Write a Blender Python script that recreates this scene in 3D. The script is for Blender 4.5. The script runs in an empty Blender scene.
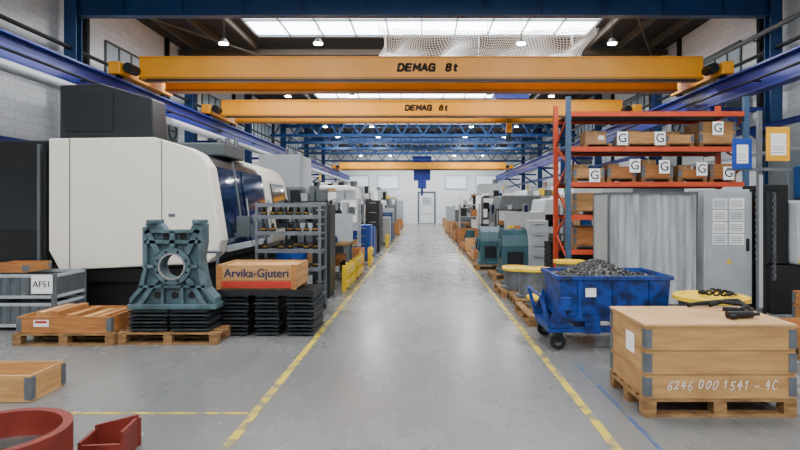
import bpy, bmesh, math, random
from mathutils import Vector, Matrix
random.seed(7)
C = bpy.context.scene.collection

# ------------------------------------------------------------ materials
def lin(h):
    h = h.lstrip('#'); r = []
    for i in (0, 2, 4):
        c = int(h[i:i+2], 16)/255
        r.append(c/12.92 if c <= .04045 else ((c+.055)/1.055)**2.4)
    return r
def nd(nt, t, **kw):
    n = nt.nodes.new(t)
    for k, v in kw.items(): setattr(n, k, v)
    return n
_m = {}
def M(name, hx, rough=.5, metal=0., var=.12, scale=5., stretch=(1, 1, 1), bump=0., hx2=None, lo=.3, hi=.7):
    if name in _m: return _m[name]
    m = bpy.data.materials.new(name); m.use_nodes = True
    nt = m.node_tree; b = nt.nodes['Principled BSDF']
    tc = nd(nt, 'ShaderNodeTexCoord'); mp = nd(nt, 'ShaderNodeMapping')
    mp.inputs['Scale'].default_value = stretch
    nt.links.new(tc.outputs['Object'], mp.inputs['Vector'])
    no = nd(nt, 'ShaderNodeTexNoise'); no.inputs['Scale'].default_value = scale; no.inputs['Detail'].default_value = 5
    nt.links.new(mp.outputs[0], no.inputs['Vector'])
    cr = nd(nt, 'ShaderNodeValToRGB'); nt.links.new(no.outputs[0], cr.inputs[0])
    c = lin(hx)
    c0 = [max(0, x*(1-var)) for x in c]; c1 = lin(hx2) if hx2 else [min(1, x*(1+var)) for x in c]
    cr.color_ramp.elements[0].position = lo; cr.color_ramp.elements[1].position = hi
    cr.color_ramp.elements[0].color = (*c0, 1); cr.color_ramp.elements[1].color = (*c1, 1)
    nt.links.new(cr.outputs[0], b.inputs['Base Color'])
    b.inputs['Roughness'].default_value = rough; b.inputs['Metallic'].default_value = metal
    if bump:
        bp = nd(nt, 'ShaderNodeBump'); bp.inputs['Strength'].default_value = bump; bp.inputs['Distance'].default_value = .01
        nt.links.new(no.outputs[0], bp.inputs['Height']); nt.links.new(bp.outputs[0], b.inputs['Normal'])
    _m[name] = m; return m
def EM(name, hx, s):
    if name in _m: return _m[name]
    m = bpy.data.materials.new(name); m.use_nodes = True
    b = m.node_tree.nodes['Principled BSDF']
    b.inputs['Base Color'].default_value = (*lin(hx), 1)
    b.inputs['Emission Color'].default_value = (*lin(hx), 1); b.inputs['Emission Strength'].default_value = s
    _m[name] = m; return m

wood = M('pine_wood', '#b28048', .7, 0, .15, 3, (1, 1, 9), .15, '#cb9c62')
woodw = M('weathered_pine_wood', '#a87a45', .7, 0, .15, 2.2, (1, 1, 6), .15, '#c4965e')
woodo = M('orange_pine_wood', '#9c5f2c', .65, 0, .15, 3, (1, 1, 9), .15, '#bb7f43')
woodp = M('pallet_wood', '#77552f', .8, 0, .25, 4, (2, 2, 8), .3, '#a67c4c')
card = M('brown_cardboard', '#a9835a', .8, 0, .1, 4)
ply = M('weathered_plywood', '#b78a55', .6, 0, .15, 2.2, (1.2, 1.2, 5), .1, '#c9a06c')
steelg = M('galvanised_steel', '#70757a', .45, .6, .2, 8)
steel = M('bare_steel', '#a9a8a4', .3, .85, .2, 6)
dsteel = M('dark_steel', '#1c1f22', .5, .5, .3, 8)
tray2 = M('worn_black_steel', '#33373a', .5, .3, .3, 8)
black = M('black_paint', '#060707', .5, 0, .4, 6)
blackr = M('black_rubber', '#060606', .8, 0, .3, 6)
char = M('charcoal_paint', '#171c1e', .45, 0, .15, 3)
teal = M('grey_teal_cast_paint', '#3c535a', .5, 0, .25, 5, bump=.15, hx2='#587077')
teal2 = M('teal_housing_paint', '#244c54', .5, 0, .2, 5)
cream = M('cream_enamel', '#efe8d6', .35, 0, .02, 2)
white = M('white_enamel', '#dde0df', .4, 0, .05, 2)
lgrey = M('light_grey_enamel', '#a5aaac', .45, 0, .08, 3)
mgrey = M('mid_grey_enamel', '#565c5e', .5, 0, .1, 3)
beamblue = M('girder_blue_paint', '#0f3a6a', .45, 0, .15, 2)
railblue = M('runway_blue_paint', '#10267e', .45, 0, .15, 2)
binblue = M('skip_blue_paint', '#04225e', .5, 0, .4, 7, bump=.12, hx2='#0a3c90', lo=.38, hi=.6)
cabblue = M('cabinet_blue_paint', '#0a3a86', .4, 0, .15, 4)
yellow = M('safety_yellow_paint', '#e6be12', .45, 0, .1, 5)
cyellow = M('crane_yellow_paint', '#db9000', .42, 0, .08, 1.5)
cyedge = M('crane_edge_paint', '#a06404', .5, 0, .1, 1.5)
rackred = M('rack_orange_paint', '#c24520', .5, 0, .15, 5)
rackblue = M('rack_grey_blue_paint', '#385470', .45, 0, .12, 5)
redcast = M('red_oxide_paint', '#742417', .55, 0, .25, 5, bump=.12)
darkwin = M('dark_glass', '#050910', .08, 0, .2, 2)
bluewin = M('blue_black_glass', '#040b20', .07, 0, .5, 1.2, hx2='#0a2250')
paper = M('white_paper', '#f6f6f2', .7, 0, .03, 3)
inkb = M('black_ink', '#050505', .6, 0, .1, 3)
inkblue = M('blue_ink', '#0a1f4a', .6, 0, .1, 3)
inkred = M('red_ink', '#b82c18', .6, 0, .15, 3)
chalk = M('chalk_white', '#f0eadd', .8, 0, .25, 60)
green = M('green_ink', '#2a9a4a', .5, 0, .1, 3)
netm = M('white_rope', '#e8e8e4', .8, 0, .05, 3)
curt = M('light_grey_vinyl', '#8d9092', .5, 0, .15, 3, (4, 4, .5), hx2='#b9bbbb')
brass = M('brass_bearing', '#a8803a', .4, .7, .2, 6)
roofm = M('roof_deck', '#28241f', .8, 0, .15, 2, (1, 6, 1))
purl = M('purlin_brown_paint', '#4c4336', .7, 0, .15, 2)
lampm = EM('lamp_glow', '#fffaf0', 80)
skym = EM('skylight_glow', '#f2f7ff', 12)
doorlit = EM('daylit_window_panel', '#dfe9ef', .5)

def brick_mat():
    m = bpy.data.materials.new('white_painted_brick'); m.use_nodes = True
    nt = m.node_tree; b = nt.nodes['Principled BSDF']
    tc = nd(nt, 'ShaderNodeTexCoord'); sp = nd(nt, 'ShaderNodeSeparateXYZ'); cb = nd(nt, 'ShaderNodeCombineXYZ')
    ad = nd(nt, 'ShaderNodeMath', operation='ADD')
    L = nt.links.new
    L(tc.outputs['Object'], sp.inputs[0]); L(sp.outputs[0], ad.inputs[0]); L(sp.outputs[1], ad.inputs[1])
    L(ad.outputs[0], cb.inputs[0]); L(sp.outputs[2], cb.inputs[1])
    br = nd(nt, 'ShaderNodeTexBrick'); br.inputs['Scale'].default_value = 1.0
    br.inputs['Brick Width'].default_value = .4; br.inputs['Row Height'].default_value = .2; br.inputs['Mortar Size'].default_value = .007
    br.inputs['Color1'].default_value = (*lin('#e6e8e9'), 1); br.inputs['Color2'].default_value = (*lin('#dde0e1'), 1)
    br.inputs['Mortar'].default_value = (*lin('#c3c7c8'), 1)
    L(cb.outputs[0], br.inputs['Vector']); L(br.outputs[0], b.inputs['Base Color'])
    b.inputs['Roughness'].default_value = .7
    return m
brick = brick_mat()

def floor_mat():
    m = bpy.data.materials.new('worn_concrete'); m.use_nodes = True
    nt = m.node_tree; b = nt.nodes['Principled BSDF']; L = nt.links.new
    tc = nd(nt, 'ShaderNodeTexCoord')
    def noise(sc, st, det=8, rough=.6, dist=0):
        mp = nd(nt, 'ShaderNodeMapping'); mp.inputs['Scale'].default_value = st
        L(tc.outputs['Object'], mp.inputs[0])
        n = nd(nt, 'ShaderNodeTexNoise'); n.inputs['Scale'].default_value = sc; n.inputs['Detail'].default_value = det
        n.inputs['Roughness'].default_value = rough; n.inputs['Distortion'].default_value = dist
        L(mp.outputs[0], n.inputs['Vector']); return n
    def ramp(n, a, ca, bb, cb_):
        c = nd(nt, 'ShaderNodeValToRGB'); c.color_ramp.elements[0].position = a; c.color_ramp.elements[1].position = bb
        c.color_ramp.elements[0].color = (ca, ca, ca, 1) if not isinstance(ca, tuple) else ca
        c.color_ramp.elements[1].color = (cb_, cb_, cb_, 1) if not isinstance(cb_, tuple) else cb_
        L(n.outputs[0], c.inputs[0]); return c
    n1 = noise(.5, (1, .6, 1), 5, .5); n2 = noise(1.6, (1.2, .6, 1), 6, .55); n3 = noise(40, (1, 1, 1), 3)
    n5 = noise(7, (5, .3, 1), 6, .6, .4)
    cur = ramp(n1, .3, (*lin('#696967'), 1), .72, (*lin('#7f7e7b'), 1)).outputs[0]
    for n, a, ca, bb, cb_, f in ((n2, .28, .8, .7, 1.03, .7), (n5, .30, .8, .44, 1., .4), (n3, .3, .9, .7, 1.05, .7)):
        c = ramp(n, a, ca, bb, cb_)
        mx = nd(nt, 'ShaderNodeMix', data_type='RGBA', blend_type='MULTIPLY'); mx.inputs[0].default_value = f
        L(cur, mx.inputs[6]); L(c.outputs[0], mx.inputs[7]); cur = mx.outputs[2]
    L(cur, b.inputs['Base Color'])
    rr = nd(nt, 'ShaderNodeMapRange'); rr.inputs[3].default_value = .2; rr.inputs[4].default_value = .34
    L(n2.outputs[0], rr.inputs[0]); L(rr.outputs[0], b.inputs['Roughness'])
    return m
floorm = floor_mat()
def paint_mat(name, hx, under, thr=.42):
    return M(name, under, .5, 0, 0, 7, (1, .8, 1), 0, hx, thr-.05, thr+.06)
linepaint = paint_mat('worn_yellow_line_paint', '#c4aa2c', '#706a54', .46)
bluepaint = paint_mat('worn_blue_line_paint', '#34507e', '#5c6066', .49)

# ------------------------------------------------------------ geometry kit
class G:
    def __init__(s): s.bm = bmesh.new()
    def box(s, x0, x1, y0, y1, z0, z1):
        m = Matrix.Translation(((x0+x1)/2, (y0+y1)/2, (z0+z1)/2)) @ Matrix.Diagonal((abs(x1-x0), abs(y1-y0), abs(z1-z0), 1))
        bmesh.ops.create_cube(s.bm, size=1, matrix=m); return s
    def cyl(s, p0, p1, r, n=16, r2=None):
        p0, p1 = Vector(p0), Vector(p1); d = p1-p0
        m = Matrix.Translation((p0+p1)/2) @ d.to_track_quat('Z', 'Y').to_matrix().to_4x4()
        bmesh.ops.create_cone(s.bm, cap_ends=True, segments=n, radius1=r, radius2=r if r2 is None else r2, depth=d.length, matrix=m); return s
    def beam(s, p0, p1, w, h):
        p0, p1 = Vector(p0), Vector(p1); d = p1-p0
        m = Matrix.Translation((p0+p1)/2) @ d.to_track_quat('Z', 'Y').to_matrix().to_4x4() @ Matrix.Diagonal((w, h, d.length, 1))
        bmesh.ops.create_cube(s.bm, size=1, matrix=m); return s
    def prism(s, pts, a0, a1, ax='y'):
        def v(p, a):
            return {'y': (p[0], a, p[1]), 'x': (a, p[0], p[1]), 'z': (p[0], p[1], a)}[ax]
        A = [s.bm.verts.new(v(p, a0)) for p in pts]; B = [s.bm.verts.new(v(p, a1)) for p in pts]
        n = len(pts)
        s.bm.faces.new(A); s.bm.faces.new(B[::-1])
        for i in range(n): s.bm.faces.new((A[i], A[(i+1) % n], B[(i+1) % n], B[i]))
        return s
    def ring(s, c, ax, ro, ri, h, n=40):
        q = Vector(ax).to_track_quat('Z', 'Y').to_matrix().to_4x4(); m = Matrix.Translation(c) @ q
        L = []
        for (r, z) in ((ro, 0), (ro, h), (ri, h), (ri, 0)):
            L.append([s.bm.verts.new(m @ Vector((r*math.cos(2*math.pi*i/n), r*math.sin(2*math.pi*i/n), z))) for i in range(n)])
        for k in range(4):
            a, b = L[k], L[(k+1) % 4]
            for i in range(n): s.bm.faces.new((a[i], a[(i+1) % n], b[(i+1) % n], b[i]))
        return s
    def holeplate(s, out, c, r, y0, y1, n=48):
        angs = [2*math.pi*i/n for i in range(n)]
        for p in out: angs.append(math.atan2(p[1]-c[1], p[0]-c[0]) % (2*math.pi))
        angs = sorted(angs); A = [angs[0]]
        for a in angs[1:]:
            if a-A[-1] > 1e-3: A.append(a)
        def hit(a):
            dx, dz = math.cos(a), math.sin(a); best = None
            for i in range(len(out)):
                x1, z1 = out[i][0]-c[0], out[i][1]-c[1]; x2, z2 = out[(i+1) % len(out)][0]-c[0], out[(i+1) % len(out)][1]-c[1]
                ex, ez = x2-x1, z2-z1; den = dx*ez-dz*ex
                if abs(den) < 1e-9: continue
                t = (x1*ez-z1*ex)/den; u = (x1*dz-z1*dx)/den
                if t > 0 and -1e-6 <= u <= 1+1e-6 and (best is None or t > best): best = t
            return (c[0]+dx*best, c[1]+dz*best)
        rows = []
        for y in (y0, y1):
            rows.append([s.bm.verts.new((hit(a)[0], y, hit(a)[1])) for a in A])
            rows.append([s.bm.verts.new((c[0]+r*math.cos(a), y, c[1]+r*math.sin(a))) for a in A])
        o0, i0, o1, i1 = rows; k = len(A)
        for i in range(k):
            j = (i+1) % k
            s.bm.faces.new((o0[i], o0[j], i0[j], i0[i])); s.bm.faces.new((o1[j], o1[i], i1[i], i1[j]))
            s.bm.faces.new((o0[j], o0[i], o1[i], o1[j])); s.bm.faces.new((i0[i], i0[j], i1[j], i1[i]))
        return s
    def hopper(s, b, z0, t, z1, th=.02):
        def rect(r, z, o): return [s.bm.verts.new(p) for p in ((r[0]+o, r[2]+o, z), (r[1]-o, r[2]+o, z), (r[1]-o, r[3]-o, z), (r[0]+o, r[3]-o, z))]
        ob, ot, it, ib = rect(b, z0, 0), rect(t, z1, 0), rect(t, z1, th), rect(b, z0+th, th)
        s.bm.faces.new(ob[::-1]); s.bm.faces.new(ib)
        for A, B in ((ob, ot), (ot, it), (it, ib)):
            for i in range(4): s.bm.faces.new((A[i], A[(i+1) % 4], B[(i+1) % 4], B[i]))
        return s
    def mesh(s, name, smooth=False):
        me = bpy.data.meshes.new(name); bmesh.ops.recalc_face_normals(s.bm, faces=s.bm.faces[:]); s.bm.to_mesh(me); s.bm.free()
        if smooth:
            for p in me.polygons: p.use_smooth = True
        return me

def meta(o, label=None, cat=None, group=None, kind=None):
    if label: o['label'] = label
    if cat: o['category'] = cat
    if group: o['group'] = group
    if kind: o['kind'] = kind
def obj(name, g, mat, loc=(0, 0, 0), parent=None, bevel=0, smooth=False, rz=0, **kw):
    me = g.mesh(name, smooth); me.materials.append(mat)
    o = bpy.data.objects.new(name, me); C.objects.link(o); o.location = loc; o.rotation_euler = (0, 0, rz)
    if parent: o.parent = parent
    if bevel:
        b = o.modifiers.new('b', 'BEVEL'); b.width = bevel; b.segments = 2; b.limit_method = 'ANGLE'
    if smooth:
        e = o.modifiers.new('e', 'EDGE_SPLIT'); e.split_angle = math.radians(40)
    meta(o, **kw); return o
def thing(name, label, cat, loc, rz=0, group=None):
    o = bpy.data.objects.new(name, None); C.objects.link(o); o.empty_display_size = .1
    o.location = loc; o.rotation_euler = (0, 0, rz); meta(o, label, cat, group); return o
def dup(o, loc, rz=0, label=None):
    kids = {}
    for q in list(C.objects):
        if q.parent: kids.setdefault(q.parent.name, []).append(q)
    def cp(src, par):
        n = src.copy(); C.objects.link(n)
        if par: n.parent = par
        for ch in kids.get(src.name, []): cp(ch, n)
        return n
    n = cp(o, None); n.location = loc; n.rotation_euler = (0, 0, rz)
    if label: n['label'] = label
    return n
def text(s, size, mat, loc, parent=None, name='lettering', shear=0, sx=1, bold=0, ext=.002):
    cu = bpy.data.curves.new('t', 'FONT'); cu.body = s; cu.size = size; cu.shear = shear; cu.extrude = ext; cu.offset = bold
    cu.align_x = 'CENTER'; cu.align_y = 'CENTER'
    t = bpy.data.objects.new('t', cu); C.objects.link(t); bpy.context.view_layer.update()
    me = bpy.data.meshes.new_from_object(t.evaluated_get(bpy.context.evaluated_depsgraph_get()))
    bpy.data.objects.remove(t)
    me.name = name; me.materials.clear(); me.materials.append(mat)
    o = bpy.data.objects.new(name, me); C.objects.link(o); o.location = loc; o.scale = (sx, 1, 1)
    o.rotation_euler = (math.pi/2, 0, 0)
    if parent: o.parent = parent
    return o
def B(*a): return G().box(*a)
STROKES = {
 'D': [[(0, 0), (0, 1), (.6, 1), (.9, .75), (.9, .25), (.6, 0), (0, 0)]],
 'E': [[(.85, 0), (0, 0), (0, 1), (.85, 1)], [(0, .5), (.7, .5)]],
 'M': [[(0, 0), (0, 1), (.5, .35), (1, 1), (1, 0)]],
 'A': [[(0, 0), (.5, 1), (1, 0)], [(.2, .33), (.8, .33)]],
 'G': [[(.9, .85), (.65, 1), (.2, 1), (0, .75), (0, .25), (.2, 0), (.9, 0), (.9, .48), (.5, .48)]],
 '8': [[(.2, .52), (.05, .7), (.05, .88), (.2, 1), (.65, 1), (.8, .88), (.8, .7), (.65, .52), (.2, .52), (0, .35), (0, .12), (.2, 0), (.65, 0), (.85, .12), (.85, .35), (.65, .52)]],
 't': [[(.3, .95), (.3, .12), (.42, 0), (.65, 0)], [(.05, .66), (.65, .66)]],
 '6': [[(.7, 1), (.35, .8), (.08, .45), (.05, .18), (.3, 0), (.65, .05), (.8, .28), (.6, .5), (.3, .5), (.08, .32)]],
 '2': [[(.05, .8), (.3, 1), (.65, .95), (.7, .7), (.4, .35), (.02, .02), (.8, .06)]],
 '4': [[(.45, 1), (.05, .4), (.85, .42)], [(.62, .75), (.52, 0)]],
 '0': [[(.4, 1), (.1, .75), (.02, .35), (.25, 0), (.6, .08), (.8, .5), (.7, .88), (.4, 1)]],
 '1': [[(.1, .7), (.45, 1), (.4, 0)]],
 '5': [[(.8, 1), (.2, .96), (.15, .55), (.55, .6), (.75, .32), (.5, .02), (.05, .08)]],
 '-': [[(.1, .45), (.75, .5)]],
 'C': [[(.8, .85), (.5, 1), (.12, .75), (.08, .28), (.4, 0), (.8, .12)]]}
def strokes_to(g, ch, x, z, h, w, th, y, slant):
    for st in STROKES[ch]:
        P = [(x+p[0]*w+slant*p[1]*h, z+p[1]*h) for p in st]
        for a, b in zip(P[:-1], P[1:]):
            e = Vector((b[0]-a[0], b[1]-a[1])).normalized()*th*.35; n = Vector((-e.y, e.x))*1.43
            g.prism([(a[0]-e.x+n.x, a[1]-e.y+n.y), (b[0]+e.x+n.x, b[1]+e.y+n.y), (b[0]+e.x-n.x, b[1]+e.y-n.y), (a[0]-e.x-n.x, a[1]-e.y-n.y)], y-.003, y)
def blocktext(s, x, z, h, w, gap, th, y, mat, parent, slant=.18):
    g = G()
    for ch in s:
        strokes_to(g, ch, x, z, h, w, th, y, slant); x += w+gap
    return obj('lettering', g, mat, parent=parent)

# ------------------------------------------------------------ room shell
WX, Y0, Y1, ZC = 9.1, -6.0, 56.0, 7.6
obj('floor', B(-WX-.3, WX+.3, Y0-.3, Y1+.3, -.2, 0), floorm, kind='structure', label='worn grey concrete factory floor')
obj('wall_left', B(-WX-.3, -WX, Y0, Y1, 0, ZC), brick, kind='structure', label='white painted block wall')
obj('wall_right', B(WX, WX+.3, Y0, Y1, 0, ZC), brick, kind='structure', label='white painted block wall')
obj('wall_front', B(-WX-.3, WX+.3, Y1, Y1+.3, 0, ZC), brick, kind='structure', label='white end wall with gate')
obj('wall_back', B(-WX-.3, WX+.3, Y0-.3, Y0, 0, ZC), brick, kind='structure', label='white end wall')
SK = [(-5.8, -3.0), (5.5, 8.3), (16.4, 19.7), (28.2, 31.0), (39.5, 42.3), (50.8, 53.4)]
g = G(); g.box(-WX-.3, -5.8, Y0, Y1, ZC, ZC+.2); g.box(5.7, WX+.3, Y0, Y1, ZC, ZC+.2)
prev = Y0
for a, b in SK:
    if a > prev: g.box(-5.8, 5.7, prev, a, ZC, ZC+.2)
    prev = b
g.box(-5.8, 5.7, prev, Y1, ZC, ZC+.2)
obj('ceiling', g, roofm, kind='structure', label='dark corrugated roof deck')
for i, (a, b) in enumerate(SK):
    g = G()
    for x in [-5.8+k*1.15 for k in range(11)]: g.box(x-.02, x+.02, a, b, ZC+.03, ZC+.1)
    for y in (a, (a+b)/2, b): g.box(-5.8, 5.7, y-.025, y+.025, ZC+.03, ZC+.11)
    w = obj('window_%d' % (i+1), g, mgrey, kind='structure', label='bright glazed roof skylight strip')
    obj('glazing', B(-5.8, 5.7, a, b, ZC+.12, ZC+.16), skym, parent=w)
d = obj('door_1', G().box(-.55, 1.25, Y1-.06, Y1, 0, 3.2), mgrey, kind='structure', label='white roller gate with grey frame in end wall')
obj('door_panel', B(-.38, 1.08, Y1-.09, Y1-.06, .05, 3.0), white, parent=d)
obj('door_slat', G().box(-.35, 1.05, Y1-.1, Y1-.09, .9, .98).box(-.35, 1.05, Y1-.1, Y1-.09, 1.8, 1.88), lgrey, parent=d)
obj('door_window', B(-.1, .8, Y1-.1, Y1-.09, 1.95, 2.6), lgrey, parent=d)
for i, x in enumerate((-6.5, -3.5, 3.3, 6.3)):
    w = obj('window_%d' % (i+7), B(x-1.1, x+1.1, Y1-.06, Y1, 3.4, 4.8), lgrey, kind='structure')
    obj('glazing', B(x-1, x+1, Y1-.08, Y1-.06, 3.5, 4.7), doorlit, parent=w)
wi = 11
for y in (16.0, 23, 30, 37, 44):
    for x in (-9.1, 9.1):
        s = 1 if x < 0 else -1
        g = G()
        for k in range(6): g.box(min(x, x+s*.05), max(x, x+s*.05), y+k*.7-.03, y+k*.7+.03, 5.2, 6.4)
        g.box(min(x, x+s*.05), max(x, x+s*.05), y, y+3.5, 5.17, 5.23); g.box(min(x, x+s*.05), max(x, x+s*.05), y, y+3.5, 6.37, 6.43)
        w = obj('window_%d' % wi, g, mgrey, kind='structure'); wi += 1
        obj('glazing', B(min(x, x+s*.02), max(x, x+s*.02), y, y+3.5, 5.2, 6.4), M('frosted_glass', '#b9c8d0', .2, 0, .1, 2), parent=w)

cg = G(); cg.box(-.15, .15, -.13, -.1, 0, ZC); cg.box(-.15, .15, .1, .13, 0, ZC); cg.box(-.012, .012, -.1, .1, 0, ZC)
col0 = obj('steel_column', cg, beamblue, (-8.75, 0, 0), label='blue steel I-section column against white wall', cat='column', group='blue hall columns')
for x, y in [(-8.75, y) for y in (14, 21, 28, 35, 42, 49)] + [(8.75, y) for y in (0, 14, 21, 28, 35, 42, 49)]: dup(col0, (x, y, 0))
def girder(y, z0=6.4, z1=6.85):
    g = G(); g.box(-8.6, 8.6, y-.12, y+.12, z1-.03, z1); g.box(-8.6, 8.6, y-.12, y+.12, z0, z0+.03); g.box(-8.6, 8.6, y-.012, y+.012, z0, z1)
    for k in range(-5, 6): g.box(k*1.5-.02, k*1.5+.02, y-.1, y+.1, z0+.03, z1-.03)
    return g
for y in (0, 7, 14, 21, 28):
    obj('roof_girder', girder(y), beamblue, label='blue steel roof girder spanning the hall', cat='beam', group='roof girders')
for y in (31.5, 35, 38.5, 42, 49):
    g = G(); g.box(-8.6, 8.6, y-.1, y+.1, 6.6, 6.8); g.box(-8.6, 8.6, y-.1, y+.1, 5.6, 5.75)
    for k in range(14):
        xa = -8.4+k*1.2
        g.beam((xa, y, 5.7), (xa+.6, y, 6.65), .07, .07); g.beam((xa+.6, y, 6.65), (xa+1.2, y, 5.7), .07, .07)
    obj('roof_truss', g, beamblue, label='blue lattice roof truss spanning the hall', cat='beam', group='roof trusses')
for x in (-8.3, -7.2, -6.1, 6.0, 7.1, 8.2):
    obj('roof_purlin', B(x-.05, x+.05, Y0+.1, Y1-.1, ZC-.22, ZC), purl, label='brown steel purlin under roof deck', cat='beam', group='roof purlins')
for y in (3.5, 10.5, 12.5, 15.6, 20.4, 22.8, 25.2, 33.2, 37.0, 45, 47.5):
    obj('roof_crossbeam', B(-8.9, 8.9, y-.06, y+.06, ZC-.42, ZC-.22), purl, label='slim steel crossbeam below roof deck', cat='beam', group='roof crossbeams')
for x0, y0, x1, y1 in ((-8.3, 15.6, -5.9, 20.4), (5.9, 15.6, 8.3, 20.4), (-4, 20.4, -.5, 25.2), (1.0, 20.4, 4.5, 25.2)):
    obj('bracing_rod', G().cyl((x0, y0, 7.15), (x1, y1, 7.15), .035, 8), purl, label='tan steel wind bracing rod below roof', cat='beam', group='wind bracing rods')

def runway(x, s):
    t = thing('crane_runway', 'blue steel crane runway beam on column brackets', 'crane rail', (x, 0, 0), group='crane runways')
    g = G(); g.box(-.15, .15, Y0+.3, Y1-.3, 4.66, 4.7); g.box(-.02, .02, Y0+.3, Y1-.3, 4.18, 4.66); g.box(-.14, .14, Y0+.3, Y1-.3, 4.14, 4.18)
    obj('beam', g, railblue, parent=t)
    obj('rail', B(-.03, .03, Y0+.3, Y1-.3, 4.7, 4.74), dsteel, parent=t)
    for y in (0, 14, 21, 28, 35, 42, 49):
        g = G(); g.box(-.1 if s > 0 else -1.22, 1.22 if s > 0 else .1, y-.06, y+.06, 4.02, 4.14)
        g.beam((s*.2, y, 4.05), (s*1.25, y, 3.3), .1, .1)
        obj('bracket', g, railblue, parent=t)
    g = G(); g.cyl((-s*.22, Y0+.4, 4.35), (-s*.22, Y1-.4, 4.35), .03, 8)
    for y in range(-4, 55, 4): g.box(-.22, .22, y-.02, y+.02, 4.33, 4.37)
    obj('power_rail', g, dsteel, parent=t)
runway(-7.35, -1); runway(7.25, 1)
for x, z, r, m, lb in ((-6.95, 4.0, .10, lgrey, 'thick light grey duct pipe along the wall side'), (-8.3, 5.0, .07, lgrey, 'grey pipe along white wall'), (8.3, 5.0, .07, lgrey, 'grey pipe along white wall'), (8.3, 3.6, .08, railblue, 'blue pipe along white wall'), (-8.4, 3.0, .07, railblue, 'blue pipe along white wall'), (8.6, 3.0, .05, lgrey, 'grey pipe along white wall'),
                       (8.75, 5.6, .05, dsteel, 'dark steel pipe along white wall'), (8.5, 6.0, .06, mgrey, 'grey steel pipe along white wall'), (-8.75, 5.6, .05, dsteel, 'dark steel pipe along white wall')):
    t = thing('wall_pipe', lb, 'pipe', (x, 0, 0))
    obj('pipe', G().cyl((0, 1, z), (0, 54, z), r, 16), m, parent=t, smooth=True)
    s = -1 if x < 0 else 1
    for y in (7, 14, 21, 28, 35, 42, 49):
        obj('hanger', G().box(min(0, s*(9.1-abs(x))), max(0, s*(9.1-abs(x))), y+.4, y+.45, z-r-.03, z-r), dsteel, parent=t)
for x, y, z in ((8.72, 16.0, 4.45), (8.72, 18.6, 4.4), (-8.72, 16.2, 4.3), (-8.72, 18.8, 4.2), (8.72, 23.5, 4.3), (-8.72, 24.0, 4.3), (8.72, 30.5, 4.3)):
    t = thing('unit_heater', 'dark grey fan unit heater mounted on hall wall', 'heater', (x, y, z), group='wall unit heaters')
    s = 1 if x > 0 else -1
    obj('casing', B(-.3, .3, -.45, .45, -.35, .35), mgrey, parent=t, bevel=.02)
    obj('fan_grille', G().ring((-s*.3, 0, 0), (-s, 0, 0), .3, .26, .03, 24).box(-s*.33 if s > 0 else .3, -s*.3 if s > 0 else .33, -.28, .28, -.02, .02), dsteel, parent=t)
    obj('bracket', B(min(s*.3, s*.38), max(s*.3, s*.38), -.3, .3, -.3, -.2), dsteel, parent=t)
for x in (-9.03, 9.03):
    for y in (15.0, 19.75, 22.2, 26.7, 33.7):
        obj('cable_conduit', B(x-.068, x+.068, y-.06, y+.06, 0, ZC), dsteel, label='dark vertical cable conduit on white wall', cat='conduit', group='vertical wall conduits')

def crane(y, lets=True):
    t = thing('overhead_crane', 'yellow double-girder overhead travelling crane', 'crane', (0, y, 0), group='overhead cranes')
    for k, dy in enumerate((0, 1.4)):
        gd = obj('girder', B(-7.0, 6.9, dy, dy+.34, 4.85, 5.33), cyellow, parent=t)
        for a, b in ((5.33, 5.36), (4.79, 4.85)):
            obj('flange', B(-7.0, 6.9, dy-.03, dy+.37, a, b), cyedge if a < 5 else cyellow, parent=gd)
        obj('trolley_rail', B(-6.8, 6.7, dy+.14, dy+.2, 5.36, 5.4), dsteel, parent=t)
    obj('festoon_track', G().box(-6.8, 6.7, -.07, -.035, 4.74, 4.79), black, parent=t)
    for x in (-7.35, 7.25):
        obj('end_carriage', B(x-.14, x+.14, -.5, 2.3, 4.82, 5.12), cyellow, parent=t, bevel=.02)
        for yy in (-.25, 2.05):
            obj('wheel', G().cyl((x-.06, yy, 4.84), (x+.06, yy, 4.84), .1, 16), dsteel, parent=t)
        xm = x+(-.3 if x > 0 else .3)
        obj('drive_motor', G().cyl((xm, -.45, 4.98), (xm, -.05, 4.98), .12, 12), dsteel, parent=t)
    if lets:
        blocktext('DEMAG', -.62, 5.01, .16, .14, .05, .058, -.003, inkb, t)
        blocktext('8t', .56, 5.01, .16, .12, .06, .052, -.003, inkb, t)
    return t
c1 = crane(13.8); c2 = crane(19.4); c3 = crane(46.5, lets=False)
def hoist(t, x, zh):
    obj('hoist_trolley', G().box(x-.6, x+.6, .1, 1.65, 5.41, 5.7).box(x-.45, x+.45, .5, 1.4, 5.7, 6.0), railblue, parent=t, bevel=.02)
    obj('hoist_rope', G().cyl((x-.05, .87, zh+.25), (x-.05, .87, 5.45), .014, 6).cyl((x+.05, .87, zh+.25), (x+.05, .87, 5.45), .014, 6), black, parent=t)
    obj('hook_block', G().cyl((x-.08, .87, zh+.16), (x+.08, .87, zh+.16), .18, 20).box(x-.1, x+.1, .73, 1.01, zh, zh+.2), cyellow, parent=t)
    obj('hook', G().cyl((x, .87, zh+.02), (x, .87, zh-.12), .04, 10).ring((x, .84, zh-.22), (0, 1, 0), .13, .07, .06, 16), black, parent=t)
hoist(c2, 3.1, 4.35)
obj('hoist_body', G().box(-.8, .6, .4, 1.3, 3.9, 4.8).box(-.45, .25, .4, 1.2, 3.2, 3.9).cyl((-.9, .9, 5.6), (.7, .9, 5.6), .35, 16).cyl((-.1, .9, 2.6), (-.1, .9, 3.2), .1), railblue, parent=c3, bevel=.03)
obj('hoist_rope', G().cyl((-.6, .92, 4.8), (-.6, .92, 5.5), .03, 6).cyl((.4, .92, 4.8), (.4, .92, 5.5), .03, 6), black, parent=c3)

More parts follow.
